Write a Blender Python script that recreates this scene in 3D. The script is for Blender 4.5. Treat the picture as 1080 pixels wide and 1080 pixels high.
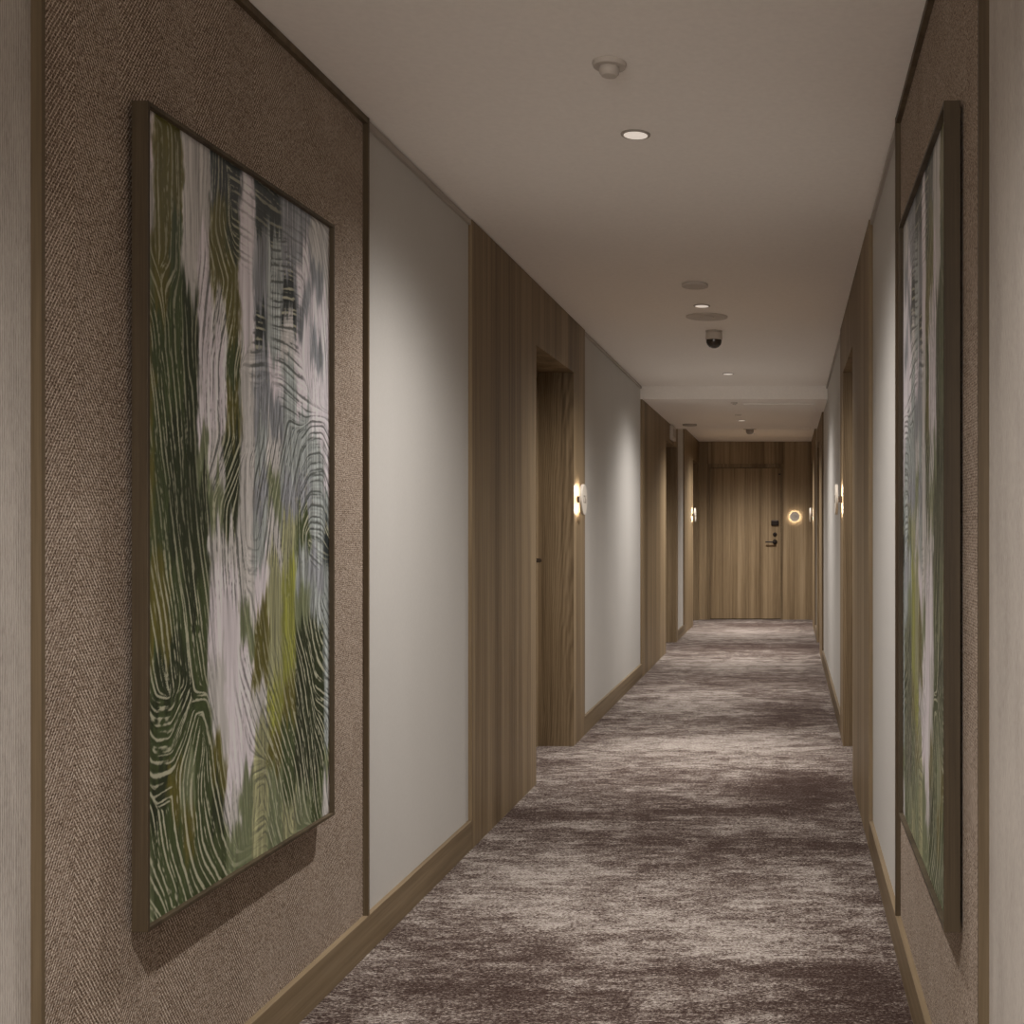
import bpy, bmesh, math
import numpy as np
from mathutils import Vector

for o in list(bpy.data.objects):
    bpy.data.objects.remove(o, do_unlink=True)
S = bpy.context.scene
COL = S.collection

# ------------------------------------------------------------------ frame of reference
# metres; camera at x=0, y=0 looking along +Y; floor z=0
EYE = 1.203
CEIL = EYE + 1.169
SOF = EYE + 1.059
XL, XR = -1.19, 0.303          # proud faces (panels, fins, skirting)
RL, RR = -1.205, 0.318         # recessed faces (wallpaper, fabric)
OL, OR = -1.40, 0.513          # back of the door niches
YB, YE = -3.4, 15.80           # wall behind the camera, end wall

# ------------------------------------------------------------------ camera
cd = bpy.data.cameras.new('camera')
cam = bpy.data.objects.new('camera', cd); COL.objects.link(cam)
cam.location = (0, 0, EYE); cam.rotation_euler = (math.radians(90), 0, 0)
cd.sensor_width = 36; cd.sensor_fit = 'HORIZONTAL'
cd.lens = 1250 / 1080 * 36
cd.shift_x = -(831.5 - 540) / 1080
cd.shift_y = (558.2 - 540) / 1080
cd.clip_start = 0.05; cd.clip_end = 100
S.camera = cam

# ------------------------------------------------------------------ world, exposure
w = bpy.data.worlds.new('world'); S.world = w; w.use_nodes = True
w.node_tree.nodes['Background'].inputs[0].default_value = (0.02, 0.018, 0.015, 1)
w.node_tree.nodes['Background'].inputs[1].default_value = 0.3
S.view_settings.view_transform = 'Standard'
S.view_settings.look = 'None'
S.view_settings.exposure = 0.27
S.view_settings.gamma = 1.0
S.view_settings.use_curve_mapping = False

# ------------------------------------------------------------------ downlights
LX = -0.452
LIGHT_Y = [-1.87, 0.82, 3.506, 6.194, 8.90, 11.52, 14.50]

SPOT_W = 250.0
BEAM_POW = 3.4
SPOT_COL = (1.0, 0.952, 0.91)
for i, y in enumerate(LIGHT_Y):
    zc = SOF if abs(y - 11.52) < .1 else CEIL
    ld = bpy.data.lights.new('downlight_beam', 'SPOT')
    ld.energy = SPOT_W * (1.2, 1.35, .80, 1.22, .90, 1.35, 1.75)[i];   # the lamps are not equally bright
    ld.color = SPOT_COL
    ld.spot_size = math.radians(158); ld.spot_blend = 0.60; ld.shadow_soft_size = 0.03
    # luminous intensity falls off from the nadir like a real deep-set downlight
    ld.use_nodes = True; nt = ld.node_tree; em = nt.nodes['Emission']
    tcn = nt.nodes.new('ShaderNodeTexCoord'); sx = nt.nodes.new('ShaderNodeSeparateXYZ')
    ab = nt.nodes.new('ShaderNodeMath'); ab.operation = 'ABSOLUTE'
    pw = nt.nodes.new('ShaderNodeMath'); pw.operation = 'POWER'; pw.inputs[1].default_value = BEAM_POW
    nt.links.new(tcn.outputs['Normal'], sx.inputs[0]); nt.links.new(sx.outputs['Z'], ab.inputs[0])
    nt.links.new(ab.outputs[0], pw.inputs[0]); nt.links.new(pw.outputs[0], em.inputs['Strength'])
    lo = bpy.data.objects.new('downlight_beam', ld); COL.objects.link(lo)
    lo.location = (LX, y, zc - 0.012)

# added soft fill lamp behind the camera, lifting the near ceiling and walls
ad = bpy.data.lights.new('added_rear_fill', 'AREA'); ad.shape = 'RECTANGLE'; ad.size = 1.2; ad.size_y = 1.7
ad.energy = 50.0; ad.color = (1.0, .93, .86)
ao = bpy.data.objects.new('added_rear_fill', ad); COL.objects.link(ao)
ao.location = (-.44, -3.35, 1.15); ao.rotation_euler = (math.radians(90), 0, 0)

# ------------------------------------------------------------------ helpers
def box(bm, x0, x1, y0, y1, z0, z1):
    x0, x1 = min(x0, x1), max(x0, x1)
    v = [bm.verts.new(p) for p in ((x0,y0,z0),(x1,y0,z0),(x1,y1,z0),(x0,y1,z0),
                                   (x0,y0,z1),(x1,y0,z1),(x1,y1,z1),(x0,y1,z1))]
    for f in ((0,3,2,1),(4,5,6,7),(0,1,5,4),(1,2,6,5),(2,3,7,6),(3,0,4,7)):
        bm.faces.new([v[i] for i in f])
def lathe(bm, prof, seg=40, axis='z', c=(0,0,0)):
    """prof: list of (r, h) from one end to the other; closed at r=0 ends"""
    rings = []
    def P(r, h, a):
        u, v = r*math.cos(a), r*math.sin(a)
        if axis == 'z': return (c[0]+u, c[1]+v, c[2]+h)
        if axis == 'x': return (c[0]+h, c[1]+u, c[2]+v)
        return (c[0]+u, c[1]+h, c[2]+v)
    for r, h in prof:
        if r < 1e-6: rings.append([bm.verts.new(P(0, h, 0))])
        else: rings.append([bm.verts.new(P(r, h, 2*math.pi*k/seg)) for k in range(seg)])
    for a, b in zip(rings, rings[1:]):
        for k in range(seg):
            q = (k+1) % seg
            if len(a) == 1 and len(b) == 1: continue
            if len(a) == 1: bm.faces.new((a[0], b[k], b[q]))
            elif len(b) == 1: bm.faces.new((a[k], a[q], b[0]))
            else: bm.faces.new((a[k], a[q], b[q], b[k]))
def tube(bm, pts, r, seg=12):
    pts = [Vector(p) for p in pts]; rings = []
    for i, p in enumerate(pts):
        t = (pts[min(i+1, len(pts)-1)] - pts[max(i-1, 0)]).normalized()
        a = Vector((0,0,1)) if abs(t.z) < .9 else Vector((1,0,0))
        u = t.cross(a).normalized(); v = t.cross(u)
        rings.append([bm.verts.new(p + r*(u*math.cos(k*2*math.pi/seg)+v*math.sin(k*2*math.pi/seg))) for k in range(seg)])
    for a, b in zip(rings, rings[1:]):
        for k in range(seg):
            bm.faces.new((a[k], a[(k+1)%seg], b[(k+1)%seg], b[k]))
    bm.faces.new(rings[0]); bm.faces.new(rings[-1][::-1])
def obj(name, bm, m, parent=None, smooth=False, bevel=0):
    bmesh.ops.recalc_face_normals(bm, faces=bm.faces)
    me = bpy.data.meshes.new(name); bm.to_mesh(me); bm.free()
    me.materials.append(m)
    o = bpy.data.objects.new(name, me); COL.objects.link(o)
    if parent: o.parent = parent
    if smooth:
        for p in me.polygons: p.use_smooth = True
        me.set_sharp_from_angle(angle=math.radians(35))
    if bevel:
        md = o.modifiers.new('bevel', 'BEVEL'); md.width = bevel; md.segments = 2; md.limit_method = 'ANGLE'
    return o
def boxes(name, bs, m, parent=None, bevel=0):
    bm = bmesh.new()
    for b in bs: box(bm, *b)
    return obj(name, bm, m, parent, bevel=bevel)
def struct(o):
    o['kind'] = 'structure'; return o
def thing(name, label, cat, loc=(0,0,0), group=None):
    o = bpy.data.objects.new(name, None); COL.objects.link(o)
    o.empty_display_size = .05
    o.location = loc; o['label'] = label; o['category'] = cat
    if group: o['group'] = group
    return o

# ------------------------------------------------------------------ materials
class NT:
    def __init__(s, name, rough=.7, spec=.3):
        s.m = bpy.data.materials.new(name); s.m.use_nodes = True
        s.t = s.m.node_tree; s.b = s.t.nodes['Principled BSDF']
        s.b.inputs['Roughness'].default_value = rough
        s.b.inputs['Specular IOR Level'].default_value = spec
    def n(s, ty, **kw):
        nd = s.t.nodes.new(ty)
        for k, v in kw.items():
            if k in nd.inputs.keys(): nd.inputs[k].default_value = v
            else: setattr(nd, k, v)
        return nd
    def l(s, a, b): s.t.links.new(a, b)
    def coord(s, scale=(1,1,1), src='Object'):
        if not hasattr(s, 'tc'): s.tc = s.n('ShaderNodeTexCoord')
        mp = s.n('ShaderNodeMapping'); mp.inputs['Scale'].default_value = scale
        s.l(s.tc.outputs[src], mp.inputs[0]); return mp.outputs[0]
    def noise(s, scale3, scale=1, detail=3, rough=.5, vec=None, dist=0):
        nd = s.n('ShaderNodeTexNoise'); nd.inputs['Scale'].default_value = scale
        nd.inputs['Detail'].default_value = detail; nd.inputs['Roughness'].default_value = rough
        nd.inputs['Distortion'].default_value = dist
        s.l(vec if vec else s.coord(scale3), nd.inputs['Vector']); return nd.outputs['Fac']
    def math(s, op, a, b=None, c=None, clamp=False):
        nd = s.n('ShaderNodeMath'); nd.operation = op; nd.use_clamp = clamp
        for i, v in enumerate((a, b, c)):
            if v is None: continue
            if isinstance(v, (int, float)): nd.inputs[i].default_value = v
            else: s.l(v, nd.inputs[i])
        return nd.outputs[0]
    def ramp(s, fac, stops, interp='LINEAR'):
        nd = s.n('ShaderNodeValToRGB'); cr = nd.color_ramp; cr.interpolation = interp
        while len(cr.elements) < len(stops): cr.elements.new(.5)
        for e, (p, c) in zip(cr.elements, stops):
            e.position = p; e.color = (*c, 1) if not isinstance(c, (int, float)) else (c, c, c, 1)
        s.l(fac, nd.inputs[0]); return nd.outputs[0]
    def mix(s, f, a, b, mode='MIX'):
        nd = s.n('ShaderNodeMix'); nd.data_type = 'RGBA'; nd.blend_type = mode
        for k, v in ((0, f), (6, a), (7, b)):
            if isinstance(v, (int, float)): nd.inputs[k].default_value = v
            elif isinstance(v, tuple): nd.inputs[k].default_value = (*v, 1)
            else: s.l(v, nd.inputs[k])
        return nd.outputs[2]
    def col(s, c):
        if isinstance(c, tuple): s.b.inputs['Base Color'].default_value = (*c, 1)
        else: s.l(c, s.b.inputs['Base Color'])
    def bump(s, h, strength=.3, dist=.002):
        nd = s.n('ShaderNodeBump'); nd.inputs['Strength'].default_value = strength
        nd.inputs['Distance'].default_value = dist
        s.l(h, nd.inputs['Height']); s.l(nd.outputs[0], s.b.inputs['Normal'])
    def xyz(s):
        sp = s.n('ShaderNodeSeparateXYZ'); s.l(s.coord(), sp.inputs[0]); return sp.outputs

def plain(name, c, rough=.6, spec=.3, metal=0, emit=None, es=0):
    t = NT(name, rough, spec)
    nz = t.noise((60, 60, 60), detail=2)
    t.col(t.mix(nz, tuple(v*.95 for v in c), tuple(min(1, v*1.05) for v in c)))
    t.b.inputs['Metallic'].default_value = metal
    if emit:
        t.b.inputs['Emission Color'].default_value = (*emit, 1)
        t.b.inputs['Emission Strength'].default_value = es
    return t.m

def wood(name, tone=1.0, cathedral=False, horizontal=False, rough=.5):
    t = NT(name, rough, .25)
    k = (1, 1, 1)
    sc = (lambda a, z: (a, a, z)) if not horizontal else (lambda a, z: (a, z, a))
    band = t.noise(sc(9, .25), detail=2)            # wide veneer bands
    mid = t.noise(sc(42, .7), detail=4, rough=.6)
    fine = t.noise(sc(230, 5), detail=3, rough=.7)
    x, y, z = t.xyz()
    u = t.math('ADD', x, y)
    # veneer leaves about 14 cm wide, each with its own tone
    leaf = t.n('ShaderNodeTexWhiteNoise'); leaf.noise_dimensions = '1D'
    t.l(t.math('FLOOR', t.math('MULTIPLY', u, 7.3)), leaf.inputs['W'])
    f = t.math('MULTIPLY', band, .42)
    f = t.math('MULTIPLY_ADD', mid, .38, f)
    f = t.math('MULTIPLY_ADD', fine, .20, f)
    if not horizontal: f = t.math('MULTIPLY_ADD', t.math('SUBTRACT', leaf.outputs[0], .5), .07, f)
    if cathedral:
        # flat-sawn figure: nested arches
        wob = t.noise((5, 5, 1.1), detail=3)
        wob2 = t.noise((60, 60, 14), detail=2)
        uu = t.math('SUBTRACT', t.math('MODULO', t.math('ADD', u, 40.0), .34), .17)
        r = t.math('ADD', t.math('POWER', t.math('MULTIPLY', uu, 9), 2), t.math('MULTIPLY', z, .75))
        r = t.math('MULTIPLY_ADD', wob, 1.5, r)
        r = t.math('MULTIPLY_ADD', wob2, .12, r)
        s_ = t.math('SINE', t.math('MULTIPLY', r, 26))
        f = t.math('MULTIPLY_ADD', s_, .045, f)
    c = t.ramp(f, [(.34, (.112*tone, .074*tone, .039*tone)), (.45, (.200*tone, .141*tone, .079*tone)),
                   (.55, (.285*tone, .208*tone, .122*tone)), (.68, (.38*tone, .290*tone, .182*tone))])
    t.col(c); t.bump(fine, .25, .0008)
    return t.m

M = {}
M['wood'] = wood('oak_veneer', .88)
M['wood_flat'] = wood('flat_sawn_oak_veneer', .84, cathedral=True)
M['wood_door'] = wood('oak_door_veneer', 1.12)
M['wood_base'] = wood('oak_skirting', .70, horizontal=True)
M['wood_fin'] = wood('stained_oak_fin', .42)
M['wood_frame'] = wood('walnut_stained_frame', .27)
M['ceiling'] = plain('ceiling_paint', (.94, .895, .85), .9, .1)
M['dark'] = plain('dark_gap', (.01, .008, .006), .9, .1)
M['lock'] = plain('bronze_black_metal', (.020, .013, .010), .35, .5, .6)
M['white_plastic'] = plain('white_plastic', (.58, .53, .48), .5, .3)
M['white_plastic_dim'] = plain('warm_grey_plastic', (.40, .36, .32), .5, .3)
M['black_glass'] = plain('smoked_dome', (.055, .045, .036), .22, .6)
M['disc'] = plain('champagne_metal', (.58, .53, .46), .45, .4)
M['numeral'] = plain('engraved_numerals', (.30, .26, .22), .5, .3)
M['led'] = plain('led_ring', (.9, .85, .75), .5, .2, emit=(1, .88, .72), es=22)
M['diffuser'] = plain('light_diffuser', (.8, .8, .8), .5, .2, emit=(1.0, .86, .74), es=.42)
M['paper_back'] = plain('plaster', (.5, .46, .42), .9, .1)

t = NT('smooth_wallpaper', .8, .15)                 # pale wallcovering between the door panels
a = t.noise((3, 3, 1.2), detail=3); b = t.noise((260, 260, 90), detail=2, rough=.7)
t.col(t.mix(t.math('MULTIPLY_ADD', a, .35, t.math('MULTIPLY', b, .5)), (.46, .442, .412), (.60, .583, .555)))
t.bump(b, .25, .0006); M['paper'] = t.m

t = NT('ribbed_wallpaper', .9, .1)                  # vertical cord-like ribs with flecks
x, y, z = t.xyz(); u = t.math('ADD', x, y)
wv = t.math('SINE', t.math('MULTIPLY_ADD', t.noise((90, 90, 18), detail=2), 5.0, t.math('MULTIPLY', u, 2*math.pi/.0038)))
rib = t.math('MULTIPLY_ADD', wv, .5, .5)
sp = t.noise((500, 500, 60), detail=2, rough=.7)
big = t.noise((14, 14, 4), detail=4)
f = t.math('ADD', t.math('MULTIPLY', rib, .30), t.math('ADD', t.math('MULTIPLY', sp, .5), t.math('MULTIPLY', big, .3)))
t.col(t.ramp(f, [(.25, (.17, .148, .128)), (.50, (.38, .345, .31)), (.8, (.54, .50, .455))]))
t.bump(rib, .35, .001); M['ribbed'] = t.m

t = NT('herringbone_fabric', .95, .08)              # coarse woven wallcovering
x, y, z = t.xyz()
P = .135
uu = t.math('MULTIPLY', t.math('PINGPONG', t.math('ADD', y, 5.02), P), 1.0)
wob = t.noise((25, 25, 25), detail=2)
pz = t.math('MULTIPLY_ADD', uu, 1.5, z)
pz = t.math('MULTIPLY_ADD', wob, .006, pz)
thr = t.math('MULTIPLY_ADD', t.math('SINE', t.math('MULTIPLY', pz, 2*math.pi/.0125)), .5, .5)
# slubs broken along the weft
weft = t.math('MULTIPLY_ADD', t.math('SINE', t.math('MULTIPLY_ADD', wob, 2, t.math('MULTIPLY', z, 2*math.pi/.0052))), .5, .5)
warp = t.math('MULTIPLY_ADD', t.math('SINE', t.math('MULTIPLY', y, 2*math.pi/.0046)), .5, .5)
sp = t.noise((150, 300, 300), detail=3, rough=.8)
big = t.noise((6, 6, 6), detail=3)
brk = t.noise((70, 120, 120), detail=3, rough=.8)
f = t.math('MULTIPLY', t.math('MULTIPLY', t.math('POWER', thr, 4), t.math('MULTIPLY_ADD', brk, 3.2, -.9, clamp=True)), .52)
f = t.math('MULTIPLY_ADD', weft, .12, f)
f = t.math('MULTIPLY_ADD', warp, .08, f)
f = t.math('MULTIPLY_ADD', sp, 1.6, f)
f = t.math('MULTIPLY_ADD', big, .14, f)
f = t.math('SUBTRACT', f, .50)
t.col(t.ramp(f, [(.25, (.060, .038, .025)), (.48, (.205, .150, .110)), (.68, (.40, .325, .26)), (.95, (.74, .65, .56))]))
t.bump(f, .5, .0015); M['fabric'] = t.m

t = NT('patterned_carpet', 1.0, .03)                # abraded, weft-wise streaked pattern
at = t.n('ShaderNodeAttribute', attribute_name='tone')
n1 = t.noise((2.8, 6.0, 1), detail=9, rough=.70, dist=.7)
n2 = t.noise((13, 34, 1), detail=7, rough=.75)
n3 = t.noise((75, 160, 1), detail=3, rough=.75)
pile = t.noise((120, 190, 150), detail=4, rough=.85)
def edge(base, bias, gain, amt, f=None):      # ragged-edged abraded areas
    e = t.math('MULTIPLY_ADD', n2, .45, base)
    e = t.math('MULTIPLY_ADD', n3, .35, e)
    e = t.math('MULTIPLY_ADD', at.outputs['Fac'], .8, e)
    e = t.math('MULTIPLY_ADD', t.math('SUBTRACT', e, .90+bias), gain, .5, clamp=True)
    return t.math('MULTIPLY', t.math('SUBTRACT', e, .5), amt)
n4 = t.noise((5.5, 11, 1), detail=7, rough=.7, dist=.4)
f = t.math('MULTIPLY', t.math('SUBTRACT', n2, .5), .55)
f = t.math('MULTIPLY_ADD', t.math('SUBTRACT', n3, .5), 1.0, f)
f = t.math('ADD', f, edge(n1, -.045, 6, .14))
f = t.math('ADD', f, edge(n1, .075, 9, .11))
f = t.math('ADD', f, edge(n4, .03, 8, .12))
f = t.math('MULTIPLY_ADD', at.outputs['Fac'], .35, f)
f = t.math('MULTIPLY_ADD', t.math('SUBTRACT', pile, .5), 1.9, f)
f = t.math('ADD', f, .465)
c = t.ramp(f, [(.20, (.034, .021, .017)), (.38, (.084, .060, .051)), (.50, (.150, .120, .104)),
               (.62, (.235, .200, .177)), (.80, (.39, .35, .315))])
t.col(c); t.bump(pile, .7, .003); M['carpet'] = t.m

# ------------------------------------------------------------------ floor with its pattern tone field
def lattice(seed, shape):
    return np.random.default_rng(seed).random(shape)
def vnoise(u, v, seed=0):
    L = lattice(seed, (257, 257))
    iu = np.floor(u).astype(int); iv = np.floor(v).astype(int)
    fu = u-iu; fv = v-iv; fu = fu*fu*(3-2*fu); fv = fv*fv*(3-2*fv)
    g = lambda a, b: L[a % 256, b % 256]
    return ((g(iu,iv)*(1-fu)+g(iu+1,iv)*fu)*(1-fv)+(g(iu,iv+1)*(1-fu)+g(iu+1,iv+1)*fu)*fv)
def fbm(u, v, seed=0, oct=4, g=.55):
    s = 0; a = 1; tt = 0
    for k in range(oct):
        s = s+a*vnoise(u*2**k, v*2**k, seed+k*7); tt += a; a *= g
    return s/tt

def grid_mesh(name, P, attr=None, kind='FLOAT', flip=False):
    nu, nv = P.shape[:2]
    me = bpy.data.meshes.new(name)
    idx = np.arange(nu*nv).reshape(nu, nv)
    q = np.stack([idx[:-1,:-1], idx[1:,:-1], idx[1:,1:], idx[:-1,1:]], -1).reshape(-1, 4)
    if flip: q = q[:, ::-1]
    me.vertices.add(nu*nv); me.vertices.foreach_set('co', P.reshape(-1).astype(np.float32))
    me.loops.add(q.size); me.loops.foreach_set('vertex_index', np.ascontiguousarray(q).reshape(-1).astype(np.int32))
    me.polygons.add(len(q)); me.polygons.foreach_set('loop_start', np.arange(0, q.size, 4, dtype=np.int32))
    me.update(calc_edges=True)
    for an, (ty, data) in (attr or {}).items():
        A = me.attributes.new(an, ty, 'POINT')
        A.data.foreach_set('color' if ty == 'FLOAT_COLOR' else 'value', data.reshape(-1).astype(np.float32))
    return me

# pattern patches of the carpet: (x, y, half width, half length, tone)
PATCH = [(.05,5.45,.28,.38,-.22),(-.95,5.0,.5,.10,-.16),(-.25,5.05,.4,.07,-.10),(-.22,3.55,.26,.18,.08),(-.12,3.95,.30,.07,.08),
         (.0,3.35,.25,.05,.08),(-.75,3.45,.3,.2,-.05),(-.75,3.1,.35,.16,-.12),(.18,3.1,.2,.25,-.16),(-.6,3.7,.2,.25,.10),(-.9,4.2,.3,.4,.07),(-.2,4.5,.8,.15,-.10),
         (-.5,6.6,.6,.3,.14),(-.1,6.9,.4,.12,.05),(.05,7.7,.25,.6,-.12),(-.75,8.3,.5,.7,.08),(-.2,9.4,.7,.35,-.06),(-.4,10.6,.7,.5,.10),
         (-.2,12.1,.9,.4,-.12),(-.5,13.5,.8,.6,.11),(-.2,14.9,.7,.3,-.10),(-.6,15.4,.5,.2,.05),(-.35,2.75,.7,.13,-.15),(-1.0,2.7,.2,.3,.03),(-.2,6.05,.5,.12,.08)]
gx = np.linspace(OL-.02, OR+.02, 60); gy = np.linspace(YB, YE+.1, 500)
X, Y = np.meshgrid(gx, gy, indexing='ij')
T = np.zeros_like(X)
for px, py, sx, sy, a in PATCH:
    wx = X + .18*(fbm(X*4, Y*9, 3)-.5); wy = Y + .25*(fbm(X*3, Y*6, 5)-.5)
    d = ((wx-px)/sx)**2 + ((wy-py)/sy)**2
    T += a*np.exp(-d**1.3)
fl = bpy.data.objects.new('floor', grid_mesh('floor', np.stack([X, Y, np.zeros_like(X)], -1), {'tone': ('FLOAT', T)}))
fl.data.materials.append(M['carpet']); COL.objects.link(fl); struct(fl)

# ------------------------------------------------------------------ ceiling
ce = struct(boxes('ceiling', [(OL-.1, OR+.1, YB, YE+.1, CEIL, CEIL+.12)], M['ceiling']))
sf = boxes('soffit', [(OL, OR, 9.646, 12.50, SOF, CEIL)], M['ceiling'], ce)

# ------------------------------------------------------------------ walls
NICHE_H = 2.073
SEG_L = dict(white=[(3.367, 4.46), (6.933, 9.65), (12.77, 13.56)],
             wood=[(4.46, 6.933, 5.593, 6.572), (9.65, 12.77, 11.53, 12.61), (13.56, YE, 14.80, 15.70)])
SEG_R = dict(white=[(3.367, 4.46), (6.933, 10.70), (12.77, 13.56)],
             wood=[(4.46, 6.933, 5.593, 6.572), (10.70, 12.77, 11.53, 12.61), (13.56, YE, 14.80, 15.70)])
NEAR = 1.888      # near fin
FIN = .010
FAR = 3.357       # far fin
def side(nm, P_, R_, O_, seg):
    sg = -1 if nm == 'left' else 1
    wl = struct(boxes('wall_'+nm, [(O_+sg*.045, O_+sg*.17, YB, YE+.1, 0, CEIL)], M['paper_back']))
    boxes('ribbed_wallpaper', [(P_+sg*.017, O_+sg*.045, YB, NEAR, 0, CEIL)], M['ribbed'], wl)
    boxes('woven_fabric_panel', [(R_, O_+sg*.045, NEAR+FIN, FAR, 0, CEIL)], M['fabric'], wl)
    for a, b in seg['white']:
        boxes('wallpaper', [(R_, O_+sg*.045, a, b, 0, CEIL)], M['paper'], wl)
    for a, b, n0, n1 in seg['wood']:
        top = SOF if 9 < a < 11 else CEIL
        bm = bmesh.new()
        box(bm, P_, O_+sg*.045, a, n0, 0, CEIL-.004)
        box(bm, P_, O_+sg*.045, n1, b, 0, CEIL-.004)
        box(bm, P_, O_+sg*.045, n0, n1, NICHE_H, CEIL-.004)
        wp = obj('wood_panel', bm, M['wood'], wl)
        wp.data.materials.append(M['wood_flat'])
        for p in wp.data.polygons:       # the far reveal of the doorway is flat-sawn
            if abs(p.normal.y) > .9 and abs(p.center.y-n1) < .001: p.material_index = 1
    return wl
wl = side('left', XL, RL, OL, SEG_L)
wr = side('right', XR, RR, OR, SEG_R)

# fins either side of the fabric panels, head trims, cornices, skirtings
k = 1
for P_, R_, sg, seg in ((XL, RL, -1, SEG_L), (XR, RR, 1, SEG_R)):
    for y in (NEAR, FAR):
        struct(boxes('trim_%d' % k, [(P_, P_+sg*.03, y, y+FIN, .108, CEIL-.002)], M['wood_fin'])); k += 1
    struct(boxes('trim_%d' % k, [(P_+sg*.001, P_+sg*.025, NEAR+FIN, FAR, CEIL-.020, CEIL-.002)], M['wood_fin'])); k += 1
    for a, b in seg['white']:
        if a > 12: continue
        struct(boxes('trim_%d' % k, [(P_+sg*.004, P_+sg*.02, a+.001 if a > 3.4 else FAR+FIN, b-.001, CEIL-.024, CEIL-.006)], M['white_plastic_dim'])); k += 1  # cornice coloured darker to stand in for the shadow band below the ceiling
for nm, P_, sg, seg in (('left', XL, -1, SEG_L), ('right', XR, 1, SEG_R)):
    bs = [(P_, P_+sg*.03, YB, 4.459, 0, .108)]
    for a, b in seg['white'][1:]: bs.append((P_, P_+sg*.03, a+.001, b-.001, 0, .108))
    struct(boxes('baseboard_'+nm, bs, M['wood_base'], bevel=.0015))

# end wall with its door opening; wall behind the camera
DX0, DX1 = -1.078, -0.082
bm = bmesh.new()
box(bm, OL-.15, DX0, YE, YE+.16, 0, CEIL); box(bm, DX1, OR+.15, YE, YE+.16, 0, CEIL)
box(bm, DX0, DX1, YE, YE+.16, 2.075, CEIL)
wf = struct(obj('wall_front', bm, M['wood_door']))
bm = bmesh.new()
for xx in (-1.135,):
    box(bm, xx-.002, xx+.002, YE-.0015, YE, 0, CEIL)
for xx in (DX0-.0, DX1+.012): box(bm, xx-.006, xx+.0, YE-.002, YE, 2.075, CEIL)
obj('panel_joint', bm, M['wood_fin'], wf)
struct(boxes('wall_back', [(OL-.1, OR+.1, YB-.12, YB, 0, CEIL)], M['paper_back']))

# ------------------------------------------------------------------ doors
def lockset(parent, c, axis, out, leverdir):
    """c = position of the rose on the leaf face; axis 'x' or 'y' = leaf normal axis; out = +-1 outward; leverdir along the leaf"""
    def P(n, u, z):   # n outward, u along leaf
        return (c[0]+out*n, c[1]+u, c[2]+z) if axis == 'x' else (c[0]+u, c[1]+out*n, c[2]+z)
    def bx(n0, n1, u0, u1, z0, z1):
        a = P(n0, u0, z0); b = P(n1, u1, z1)
        return tuple(v for i in range(3) for v in (min(a[i], b[i]), max(a[i], b[i])))
    boxes('card_reader', [bx(0, .022, -.050, .050, .218, .290)], M['lock'], parent, bevel=.008)
    bm = bmesh.new(); lathe(bm, [(0, 0), (.027, 0), (.027, out*.010), (.014, out*.012), (.012, out*.028), (0, out*.028)], 28, axis, P(0, 0, .100))
    obj('thumb_turn', bm, M['lock'], parent, smooth=True)
    bm = bmesh.new(); lathe(bm, [(0, 0), (.032, 0), (.032, out*.010), (.012, out*.012), (.011, out*.055), (0, out*.055)], 28, axis, P(0, 0, 0))
    tube(bm, [P(.050, 0, 0), P(.052, leverdir*.02, 0), P(.052, leverdir*.07, 0), P(.050, leverdir*.125, 0)], .0095)
    obj('handle', bm, M['lock'], parent, smooth=True)

dn = 1
# niche doors: leaf at the back of each doorway
for O_, sg, seg in ((OL, -1, SEG_L), (OR, 1, SEG_R)):
    for a, b, n0, n1 in seg['wood']:
        leaf = struct(boxes('door_%d' % dn, [(O_+sg*.004, O_+sg*.044, n0+.035, n1-.035, .008, 2.035)], M['wood_flat'])); dn += 1
        boxes('door_frame', [(O_-sg*.012, O_+sg*.044, n0+.001, n0+.033, 0, NICHE_H-.001),
                             (O_-sg*.012, O_+sg*.044, n1-.033, n1-.001, 0, NICHE_H-.001),
                             (O_-sg*.012, O_+sg*.044, n0+.033, n1-.033, 2.038, NICHE_H-.001)], M['wood'], leaf)
        lockset(leaf, (O_+sg*.004, n1-.115, 1.033), 'x', -sg, -1)
# end door
leaf = struct(boxes('door_%d' % dn, [(DX0+.036, DX1-.022, YE+.020, YE+.062, .010, 2.020)], M['wood_door']))
boxes('door_frame', [(DX0+.001, DX0+.033, YE-.014, YE+.08, 0, 2.074), (DX1-.020, DX1-.001, YE-.014, YE+.08, 0, 2.074),
                     (DX0+.033, DX1-.020, YE-.014, YE+.08, 2.024, 2.074)], M['wood'], leaf)
boxes('leaf_joint', [(-.578, -.574, YE+.0188, YE+.020, .012, 2.018)], M['wood_fin'], leaf)
boxes('hinge', [(DX1-.052, DX1-.024, YE+.012, YE+.020, 1.93, 1.945)], M['lock'], leaf)
boxes('gap_shade_strip', [(DX0+.034, DX1-.021, YE+.03, YE+.05, 0, .0095)], M['dark'], leaf)  # dark strip standing in for the shade in the threshold gap
lockset(leaf, (-.180, YE+.020, 1.034), 'y', -1, -1)
boxes('backing', [(DX0-.05, DX1+.05, YE+.17, YE+.2, 0, CEIL)], M['dark'], wf)

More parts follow.
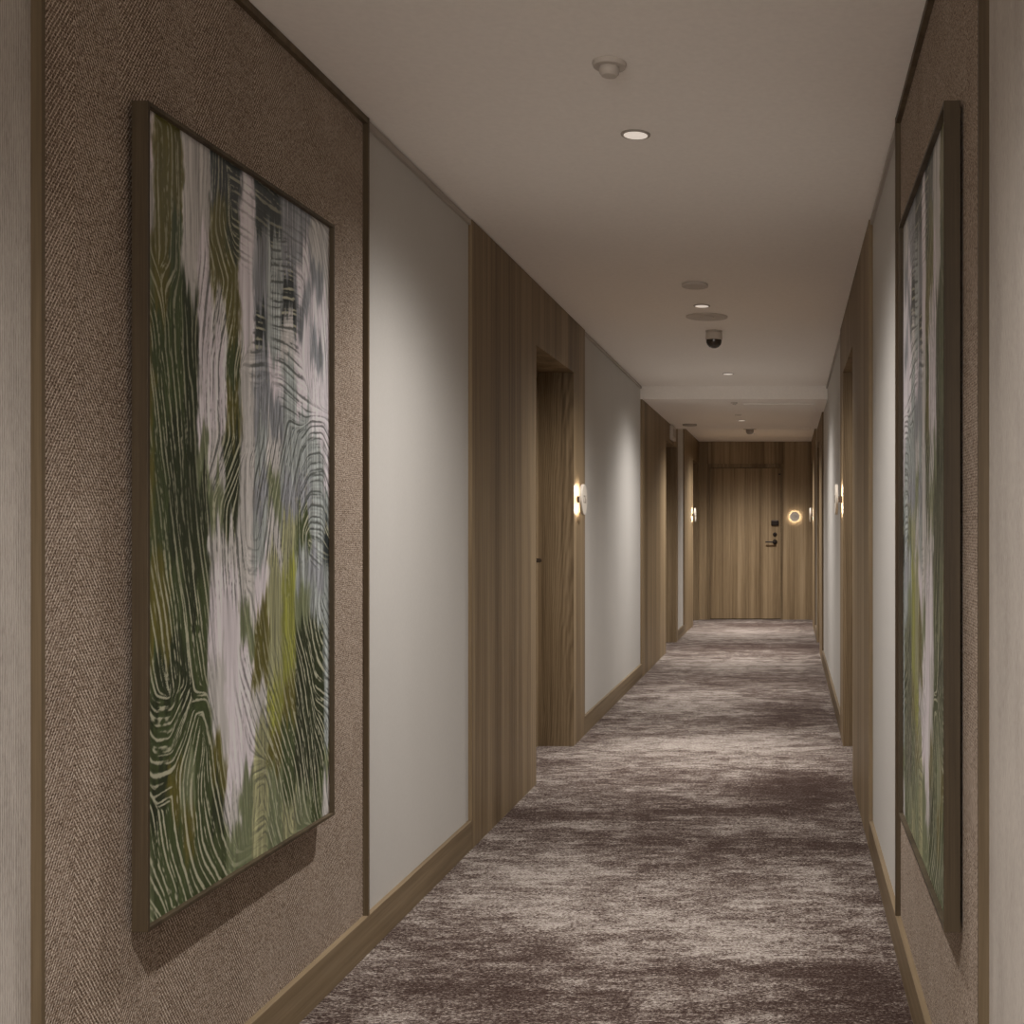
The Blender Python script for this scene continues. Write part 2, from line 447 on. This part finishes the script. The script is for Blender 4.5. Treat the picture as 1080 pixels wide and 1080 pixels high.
# ------------------------------------------------------------------ paintings
ROWS = """WOOwwSSWSSssww
wOOwwODWsTsWsw
wOGwWOOWsTSsWW
LOGDWwOWSTwWsW
OGGDWWGwsWTWWW
OGGDWWOwssTTWW
OGDDLwDwTwTTTW
OGDDDLDwsLssTT
OGDDDwwwTwyGTS
OOGDGWWwWyYTsT
OOGGGWWLOyYLTT
GDDDGwWWOyYDDT
GGGGGwWWwYODDT
GDOLGOWWyOGDDT
LGGOGDwLyLGDDL
LGGGGGLLyLyLGw""".split('\n')
PAL = {'W': (.74, .69, .735), 'w': (.55, .535, .52), 'D': (.020, .032, .012), 'G': (.050, .073, .025), 'O': (.110, .102, .020),
       'Y': (.27, .285, .055), 'y': (.33, .335, .19), 'S': (.030, .040, .042), 's': (.26, .275, .30), 'T': (.34, .375, .37), 'L': (.165, .195, .105)}
COLX = np.array([162,175,190,205,220,235,250,265,280,295,310,325,340,350.])
PW, PT, PBOT = .887, EYE+.779, EYE-.7325
PY0 = 2.152
PH = PT-PBOT
colu = (1454.0/(831.5-COLX) - PY0)/PW       # where each column of the table sits across the canvas
colu[0] = 0; colu[-1] = 1
def smooth(a, b, x):
    t_ = np.clip((x-a)/(b-a), 0, 1); return t_*t_*(3-2*t_)
def art(U, V):
    """U 0..1 across from the camera end, V 0..1 downwards -> rgb, ridge height"""
    xm = U*PW; zm = V*PH
    # pull boundaries about so that they smear vertically
    wu = U + .040*(fbm(xm*10, zm*6, 11, 3)-.5) + .045*(fbm(xm*45, zm*16, 12, 4)-.5)
    wv = V + .055*(fbm(xm*16, zm*4, 13, 3)-.5) + .10*(fbm(xm*70, zm*4, 14, 3)-.5)
    ci = np.interp(np.clip(wu, 0, 1), colu, np.arange(len(colu)))
    ri = np.clip(wv*16-.5, 0, 14.999)
    A = np.array([[PAL[ch] for ch in r] for r in ROWS])
    c0 = np.clip(np.floor(ci).astype(int), 0, 12); fc = ci-c0; fc = smooth(.36, .64, fc)[..., None]
    r0 = np.floor(ri).astype(int); fr = smooth(.25, .75, ri-r0)[..., None]
    A = np.sqrt(A)
    c = ((A[r0,c0]*(1-fc)+A[r0,c0+1]*fc)*(1-fr)+(A[r0+1,c0]*(1-fc)+A[r0+1,c0+1]*fc)*fr)
    c = c**2
    # dragged paint streaks
    st = fbm(xm*90+3*fbm(xm*6, zm*2, 20), zm*3.2, 21, 4)
    scr = fbm(xm*230+6*fbm(xm*8, zm*3, 22), zm*7, 23, 3)
    c = c*(1+.85*(st-.5))[..., None]
    mottled = smooth(.06, .3, c.mean(-1))*(1-smooth(.36, .5, c.mean(-1)))       # scraped passages show dark and pale scratches
    c = c*(1+mottled*1.7*(scr-.5))[..., None]
    c = np.clip(c, .003, .9)
    lum = c.mean(-1)
    # direction of the comb over the canvas: (u, v, dx, dz, radius, strength), dx across, dz down
    CP = [(.03,.10,.05,1,.06,.2),(.14,.10,.02,1,.07,.35),(.14,.25,.10,1,.07,.55),(.05,.22,1,1.2,.04,.7),(.10,.20,1,-.8,.04,.7),
          (.10,.38,.24,1,.10,.75),(.22,.38,.12,1,.07,.45),(.10,.52,.20,1,.10,.30),(.10,.62,.24,1,.10,1.),(.25,.60,.18,1,.07,.9),(.06,.68,.34,1,.05,1.),(.28,.70,.35,1,.06,.8),
          (.00,.735,1,1.3,.035,1.1),(.075,.745,1,.05,.03,1.1),(.15,.74,1,-.9,.03,.9),(.00,.79,1,1.3,.035,1.2),(.075,.80,1,.05,.03,1.2),(.145,.79,1,-1.1,.03,1.1),
          (.00,.84,1,.9,.035,1.2),(.08,.85,1,-.1,.03,1.),(.235,.745,1,0,.022,1.1),(.195,.78,1,-1.8,.025,1.1),(.280,.78,.45,1,.025,1.),(.20,.83,-.35,1,.035,1.1),(.30,.84,.22,1,.04,1.),
          (.05,.90,.15,1,.06,1.1),(.18,.90,.10,1,.06,1.1),(.30,.91,.45,1,.05,1.1),(.03,.965,1,1.1,.05,1.2),(.15,.965,.55,1,.06,1.2),(.30,.98,.7,1,.05,1.1),
          (.30,.06,-.05,1,.05,.5),(.34,.13,1,1.6,.035,.8),(.28,.22,-.25,1,.05,.9),(.36,.24,-.35,1,.05,.9),(.30,.33,0,1,.05,1.),(.36,.33,.05,1,.05,.9),(.36,.44,-.75,1,.05,1.1),
          (.34,.54,.05,1,.05,1.),(.40,.58,.15,1,.04,1.),(.36,.66,.1,1,.05,.1),(.36,.74,.3,1,.05,.15),(.40,.82,.2,1,.05,.3),(.45,.20,0,1,.04,.15),(.47,.35,0,1,.04,.3),(.47,.48,.1,1,.04,.3),
          (.53,.22,1,-.1,.022,1.1),(.53,.27,1,-.1,.022,1.),(.56,.12,0,1,.03,.3),(.60,.35,-.15,1,.04,.6),
          (.66,.11,1,-.15,.035,1.2),(.68,.17,1,-.15,.035,1.2),(.70,.23,1,.10,.035,1.2),(.74,.28,1,.25,.035,1.2),(.78,.32,1,.2,.035,1.1),
          (.60,.44,-.45,1,.06,1.),(.72,.42,-.40,1,.06,1.),(.66,.52,-.20,1,.06,.9),(.76,.52,.1,1,.05,.8),(.62,.62,.0,1,.05,.2),(.74,.62,.02,1,.05,.4),
          (.92,.10,.35,1,.06,.3),(.92,.22,.10,1,.06,.3),(.82,.36,1,-.75,.03,1.),(.90,.36,1,-.05,.03,1.1),(.98,.38,1,.9,.03,1.1),(.83,.43,1,-.95,.03,1.2),(.90,.43,1,-.05,.03,1.2),(.98,.44,1,1.0,.03,1.2),
          (.83,.49,1,-1.1,.03,1.2),(.90,.50,1,0,.03,1.2),(.98,.51,1,1.1,.03,1.2),(.90,.56,1,.3,.03,.8),(.88,.62,-.2,1,.05,.5),
          (.52,.68,.35,1,.05,.8),(.50,.76,.60,1,.05,1.),(.60,.80,.75,1,.05,1.1),(.70,.74,.4,1,.05,.7),(.70,.84,.6,1,.05,1.1),(.85,.70,.5,1,.05,.9),(.96,.66,.9,1,.04,1.2),(.96,.73,1,.9,.04,1.3),(.96,.79,1,.35,.04,1.3),(.96,.86,.9,1,.04,1.1),
          (.82,.80,.35,1,.05,.9),(.80,.90,.25,1,.06,1.),(.93,.93,.3,1,.05,1.),(.56,.885,1,0,.022,1.),(.52,.92,-.35,1,.025,.9),(.61,.92,.5,1,.03,1.),(.56,.95,1,-.1,.02,.9),(.66,.94,.4,1,.05,1.),(.45,.92,.05,1,.04,.6)]
    c2 = .02*np.ones_like(U); s2 = .002*np.ones_like(U); ww = .02*np.ones_like(U); stn = .02*.4*np.ones_like(U)
    wu2 = U+.05*(fbm(xm*8, zm*8, 60, 3)-.5); wv2 = V+.03*(fbm(xm*8, zm*8, 61, 3)-.5)
    for pu, pv, dx, dz, r_, sg_ in CP:
        th = math.atan2(dz, dx)
        g = np.exp(-(((wu2-pu)/r_)**2+((wv2-pv)/(r_*.75))**2))
        c2 += g*math.cos(2*th); s2 += g*math.sin(2*th); ww += g; stn += g*sg_
    stn = stn/ww
    th = .5*np.arctan2(s2, c2)+.35*(fbm(xm*14, zm*10, 62, 3)-.5)
    DX = np.cos(th); DZ = np.sin(th)
    def lic(noise, step, n):
        acc = noise(xm, zm)*1.0; cnt = 1
        for sgn in (1, -1):
            px = xm.copy(); pz = zm.copy(); ox = DX*sgn; oz = DZ*sgn
            for k_ in range(n):
                px = px+ox*step; pz = pz+oz*step
                iu = np.clip((px/PW*(U.shape[0]-1)).round().astype(int), 0, U.shape[0]-1)
                iv = np.clip((pz/PH*(U.shape[1]-1)).round().astype(int), 0, U.shape[1]-1)
                dx = DX[iu, iv]; dz = DZ[iu, iv]
                flip = np.where(dx*ox+dz*oz < 0, -1, 1); ox = dx*flip; oz = dz*flip
                acc += noise(px, pz); cnt += 1
        return acc/cnt
    def blur(A_, r_):
        for ax_ in (0, 1):
            pad = [(0, 0), (0, 0)]; pad[ax_] = (r_+1, r_)
            cs = np.cumsum(np.pad(A_, pad, mode='edge'), axis=ax_)
            n_ = A_.shape[ax_]; hi = np.take(cs, range(2*r_+1, 2*r_+1+n_), axis=ax_); lo = np.take(cs, range(0, n_), axis=ax_)
            A_ = (hi-lo)/(2*r_+1)
        return A_
    def even(F_, r_):
        F_ = F_-blur(F_, r_)
        return F_/np.sqrt(blur(F_**2, 2*r_)+1e-8)
    F1 = even(lic(lambda a_, b_: vnoise(a_/.0068+40, b_/.0068+40, 70), .0032, 34), 7)
    F2 = even(lic(lambda a_, b_: vnoise(a_/.0040+40, b_/.0040+40, 71), .0026, 22), 4)
    F = .85*F1+.45*F2
    patchy = fbm(xm*11, zm*6, 63, 3)
    amt = np.clip(stn*1.05+1.0*(patchy-.5), 0, 1)
    L = smooth(.35, 1.15, F)*amt
    Dk = smooth(.30, 1.15, -F)*amt
    pale = smooth(.10, .26, lum)[..., None]
    cream = np.array((.50, .50, .37)); ink = np.array((.055, .068, .060))
    # wiped grooves let the pale ground through the dark paint; on pale paint the grooves hold dark pigment
    c = c*(1-(.88*L)[..., None]*(1-pale)) + cream*(.88*L)[..., None]*(1-pale)
    c = c*(1-(.80*Dk)[..., None]*pale) + ink*(.80*Dk)[..., None]*pale
    c = c*(1+(.25*L)[..., None]*pale)
    ridge = np.clip(.5+.25*F, 0, 1)*amt
    # smooth bare lilac passages keep free of comb marks
    c = np.clip(c*1.0, .004, .8)
    return c, ridge

NU, NV = 560, 900
ua = np.linspace(0, 1, NU); va = np.linspace(0, 1, NV)
U, V = np.meshgrid(ua, va, indexing='ij')
RGB, RIDGE = art(U, V)
RGBA = np.concatenate([RGB, np.ones_like(U)[..., None]], -1)

t = NT('acrylic_paint', .38, .3)
a = t.n('ShaderNodeAttribute', attribute_name='paint'); t.l(a.outputs['Color'], t.b.inputs['Base Color'])
fine = t.noise((700, 700, 120), detail=2)
rg = t.n('ShaderNodeAttribute', attribute_name='ridge')
t.bump(t.math('MULTIPLY_ADD', fine, .25, rg.outputs['Fac']), .25, .001)
M['paint'] = t.m

def painting(xb, xf, sg, label):
    """xb back plane, xf front plane, sg = +1 when the picture faces +X"""
    root = thing('framed_painting', label, 'painting', (xb, PY0, PBOT), 'abstract paintings facing each other')
    lip = .008; d = abs(xf-xb); inner = .0115
    x0, x1 = 0, sg*d
    bm = bmesh.new()
    box(bm, x0, x1, 0, lip, 0, PH); box(bm, x0, x1, PW-lip, PW, 0, PH)
    box(bm, x0, x1, lip, PW-lip, 0, lip); box(bm, x0, x1, lip, PW-lip, PH-lip, PH)
    obj('frame', bm, M['wood_frame'], root, bevel=.001)
    xc = sg*(d-inner)
    y = lip+U*(PW-2*lip); z = PH-lip-V*(PH-2*lip)
    P = np.stack([xc + sg*.0006*RIDGE, y, z], -1)
    me = grid_mesh('canvas', P, {'paint': ('FLOAT_COLOR', RGBA), 'ridge': ('FLOAT', RIDGE)}, flip=(sg > 0))
    me.materials.append(M['paint'])
    cv = bpy.data.objects.new('canvas', me); COL.objects.link(cv); cv.parent = root
    boxes('backing_board', [(sg*.002, sg*(d-inner-.002), lip, PW-lip, lip, PH-lip)], M['wood_frame'], root)
    boxes('wall_cleat', [(-sg*.005, 0, .1, PW-.1, PH-.20, PH-.15)], M['lock'], root)
    return root
painting(-1.193, -1.163, 1, 'large framed green and white abstract painting on the left wall')
painting(.3125, .2825, -1, 'large framed abstract painting on the right wall, seen nearly edge-on')

# ------------------------------------------------------------------ ceiling fixtures
dl_lab = {3.506: 'lit round recessed downlight nearest the camera, behind the small detector',
          6.194: 'second lit downlight, between the flat round cover and the dome camera',
          8.90: 'lit downlight just in front of the lowered soffit',
          11.52: 'tiny lit downlight in the underside of the lowered soffit',
          14.50: 'farthest lit downlight, in the ceiling just before the end wall'}
for y in LIGHT_Y:
    if y < 3: continue
    zc = SOF if abs(y-11.52) < .1 else CEIL
    r = thing('recessed_downlight', dl_lab[y], 'ceiling light', (LX, y, zc), 'recessed downlights along the corridor')
    bm = bmesh.new(); lathe(bm, [(.0355, -.0005), (.0355, -.0045), (.0435, -.003), (.0435, 0), (.0355, -.0005)], 48)
    obj('trim_ring', bm, M['white_plastic_dim'], r, smooth=True)
    bm = bmesh.new(); lathe(bm, [(0, -.0052), (.0350, -.0046), (.0352, -.0004), (0, -.0004)], 48)
    obj('diffuser', bm, M['diffuser'], r)
def fixture(name, label, cat, s, hh, ximg, parts, dz=0):
    y = 1250/s; x = (ximg-831.5)/s
    r = thing(name, label, cat, (x, y, EYE+hh))
    for nm, prof, m in parts:
        bm = bmesh.new(); lathe(bm, prof, 40); obj(nm, bm, M[m], r, smooth=True)
    return r
fixture('smoke_detector', 'small white detector with stepped body, nearest fixture on the ceiling', 'smoke detector', 421, 1.169, 642.6,
        [('base', [(0, 0), (.042, 0), (.043, -.004), (.040, -.012), (0, -.012)], 'white_plastic'),
         ('sensor_body', [(.025, -.0122), (.0265, -.018), (.0245, -.027), (.019, -.034), (0, -.036)], 'white_plastic')])
fixture('sprinkler_cover', 'flat round cover plate just in front of the second downlight', 'sprinkler cover', 221.5, 1.169, 733,
        [('plate', [(0, 0), (.058, 0), (.062, -.003), (.063, -.014), (.058, -.0165), (0, -.0165)], 'white_plastic')])
fixture('ceiling_speaker', 'wide thin round speaker grille between second downlight and dome camera', 'speaker', 192.0, 1.169, 745.5,
        [('rim', [(0, 0), (.115, 0), (.115, -.005), (.108, -.0065), (.104, -.0045), (0, -.0045)], 'white_plastic'),
         ('grille', [(0, -.0046), (.040, -.0046), (.040, -.0075), (0, -.0075)], 'white_plastic')])
fixture('dome_camera', 'security camera with dark dome hanging from white housing', 'camera', 179, 1.169, 753,
        [('mounting_plate', [(0, 0), (.050, 0), (.050, -.006), (0, -.006)], 'white_plastic'),
         ('housing', [(.043, -.006), (.048, -.012), (.050, -.050), (.046, -.054), (0, -.054)], 'white_plastic'),
         ('dome', [(.046, -.0542), (.045, -.068), (.039, -.083), (.028, -.095), (.014, -.101), (0, -.103)], 'black_glass')])
fixture('smoke_detector', 'tiny round detector at the front edge of the soffit underside', 'smoke detector', 126.2, 1.059, 774.4,
        [('base', [(0, 0), (.030, 0), (.030, -.006), (0, -.006)], 'white_plastic'),
         ('sensor_body', [(.016, -.0062), (.014, -.018), (0, -.020)], 'white_plastic')])
fixture('sprinkler_cover', 'faint flat disc on the soffit between its detector and its downlight', 'sprinkler cover', 114, 1.059, 778.5,
        [('plate', [(0, 0), (.030, 0), (.030, -.006), (0, -.006)], 'white_plastic')])
fixture('smoke_detector', 'dark-rimmed disc on the soffit near the left wall', 'smoke detector', 104.6, 1.059, 727.5,
        [('base', [(0, 0), (.072, 0), (.074, -.004), (.070, -.016), (0, -.018)], 'white_plastic_dim')])
fixture('smoke_detector', 'farthest dome-shaped detector hanging near the end wall', 'smoke detector', 91, 1.169, 790.8,
        [('base', [(0, 0), (.075, 0), (.075, -.012), (0, -.012)], 'white_plastic'),
         ('sensor_body', [(.045, -.0122), (.045, -.045), (.030, -.065), (0, -.07)], 'white_plastic_dim')])
h = thing('access_hatch', 'long flush access panel in the soffit underside, right of its downlight', 'access panel', (-.12, 11.1, SOF))
boxes('hatch_panel', [(-.26, .345, -1.15, 1.22, -.012, -.0005)], M['ceiling'], h, bevel=.002)
boxes('hatch_rim', [                    (-.262, .347, 1.222, 1.235, -.012, -.0004)], M['white_plastic_dim'], h)
a = thing('alarm_box', 'small white wall box high above the second left doorway', 'alarm', (XL, 12.05, 2.105))
boxes('housing', [(0, .032, -.16, .16, 0, .145)], M['white_plastic'], a, bevel=.006)
boxes('lens', [(.032, .036, -.12, .12, .03, .115)], M['white_plastic_dim'], a, bevel=.002)

# ------------------------------------------------------------------ backlit room-number discs
def numerals(txt, size):
    cu = bpy.data.curves.new('numerals', 'FONT'); cu.body = txt; cu.size = size; cu.extrude = .0008
    cu.align_x = 'CENTER'; cu.align_y = 'CENTER'
    tmp = bpy.data.objects.new('tmp', cu); COL.objects.link(tmp)
    dg = bpy.context.evaluated_depsgraph_get(); dg.update()
    me = bpy.data.meshes.new_from_object(tmp.evaluated_get(dg))
    bpy.data.objects.remove(tmp); me.materials.clear(); me.materials.append(M['numeral'])
    return me
NUM = numerals('126', .052)
def room_sign(loc, normal, rad, label, scale=1.0):
    r = thing('room_number_sign', label, 'room sign', loc, 'backlit round room number signs')
    # local +Z points away from the wall
    r.rotation_euler = {'+x': (math.pi/2, 0, math.pi/2), '-x': (math.pi/2, 0, -math.pi/2), '-y': (math.pi/2, 0, 0)}[normal]
    bm = bmesh.new(); lathe(bm, [(0, 0), (rad*.22, 0), (rad*.22, .032), (0, .032)], 40)
    obj('mount', bm, M['lock'], r)
    bm = bmesh.new(); lathe(bm, [(rad*.66, .028), (rad-.004, .028), (rad-.004, .0318), (rad*.66, .0318), (rad*.66, .028)], 48)
    obj('light_ring', bm, M['led'], r)
    bm = bmesh.new(); lathe(bm, [(0, .032), (rad-.003, .032), (rad-.003, .025), (rad, .025), (rad, .038), (rad-.002, .040), (0, .040)], 56)
    obj('face_disc', bm, M['disc'], r, smooth=True)
    nu = bpy.data.objects.new('numerals', NUM); COL.objects.link(nu); nu.parent = r
    nu.location = (0, 0, .0408); nu.scale = (scale, scale, 1)
ZN = EYE + .168
room_sign((XL, 6.69, ZN), '+x', .086, 'glowing round number disc beside the first doorway on the left', 1.25)
room_sign((XR, 6.69, ZN), '-x', .086, 'glowing round number disc beside the first doorway on the right', 1.25)
room_sign((XL, 14.70, ZN+.01), '+x', .086, 'small glowing round number disc on the left wall panel nearest the end wall', 1.25)
room_sign((XR, 14.70, ZN+.01), '-x', .086, 'small glowing round number disc on the right wall panel nearest the end wall', 1.25)
room_sign(((838.2-831.5)/79.1, YE, ZN), '-y', .066, 'glowing round number disc on the end wall beside the end door', 1.0)
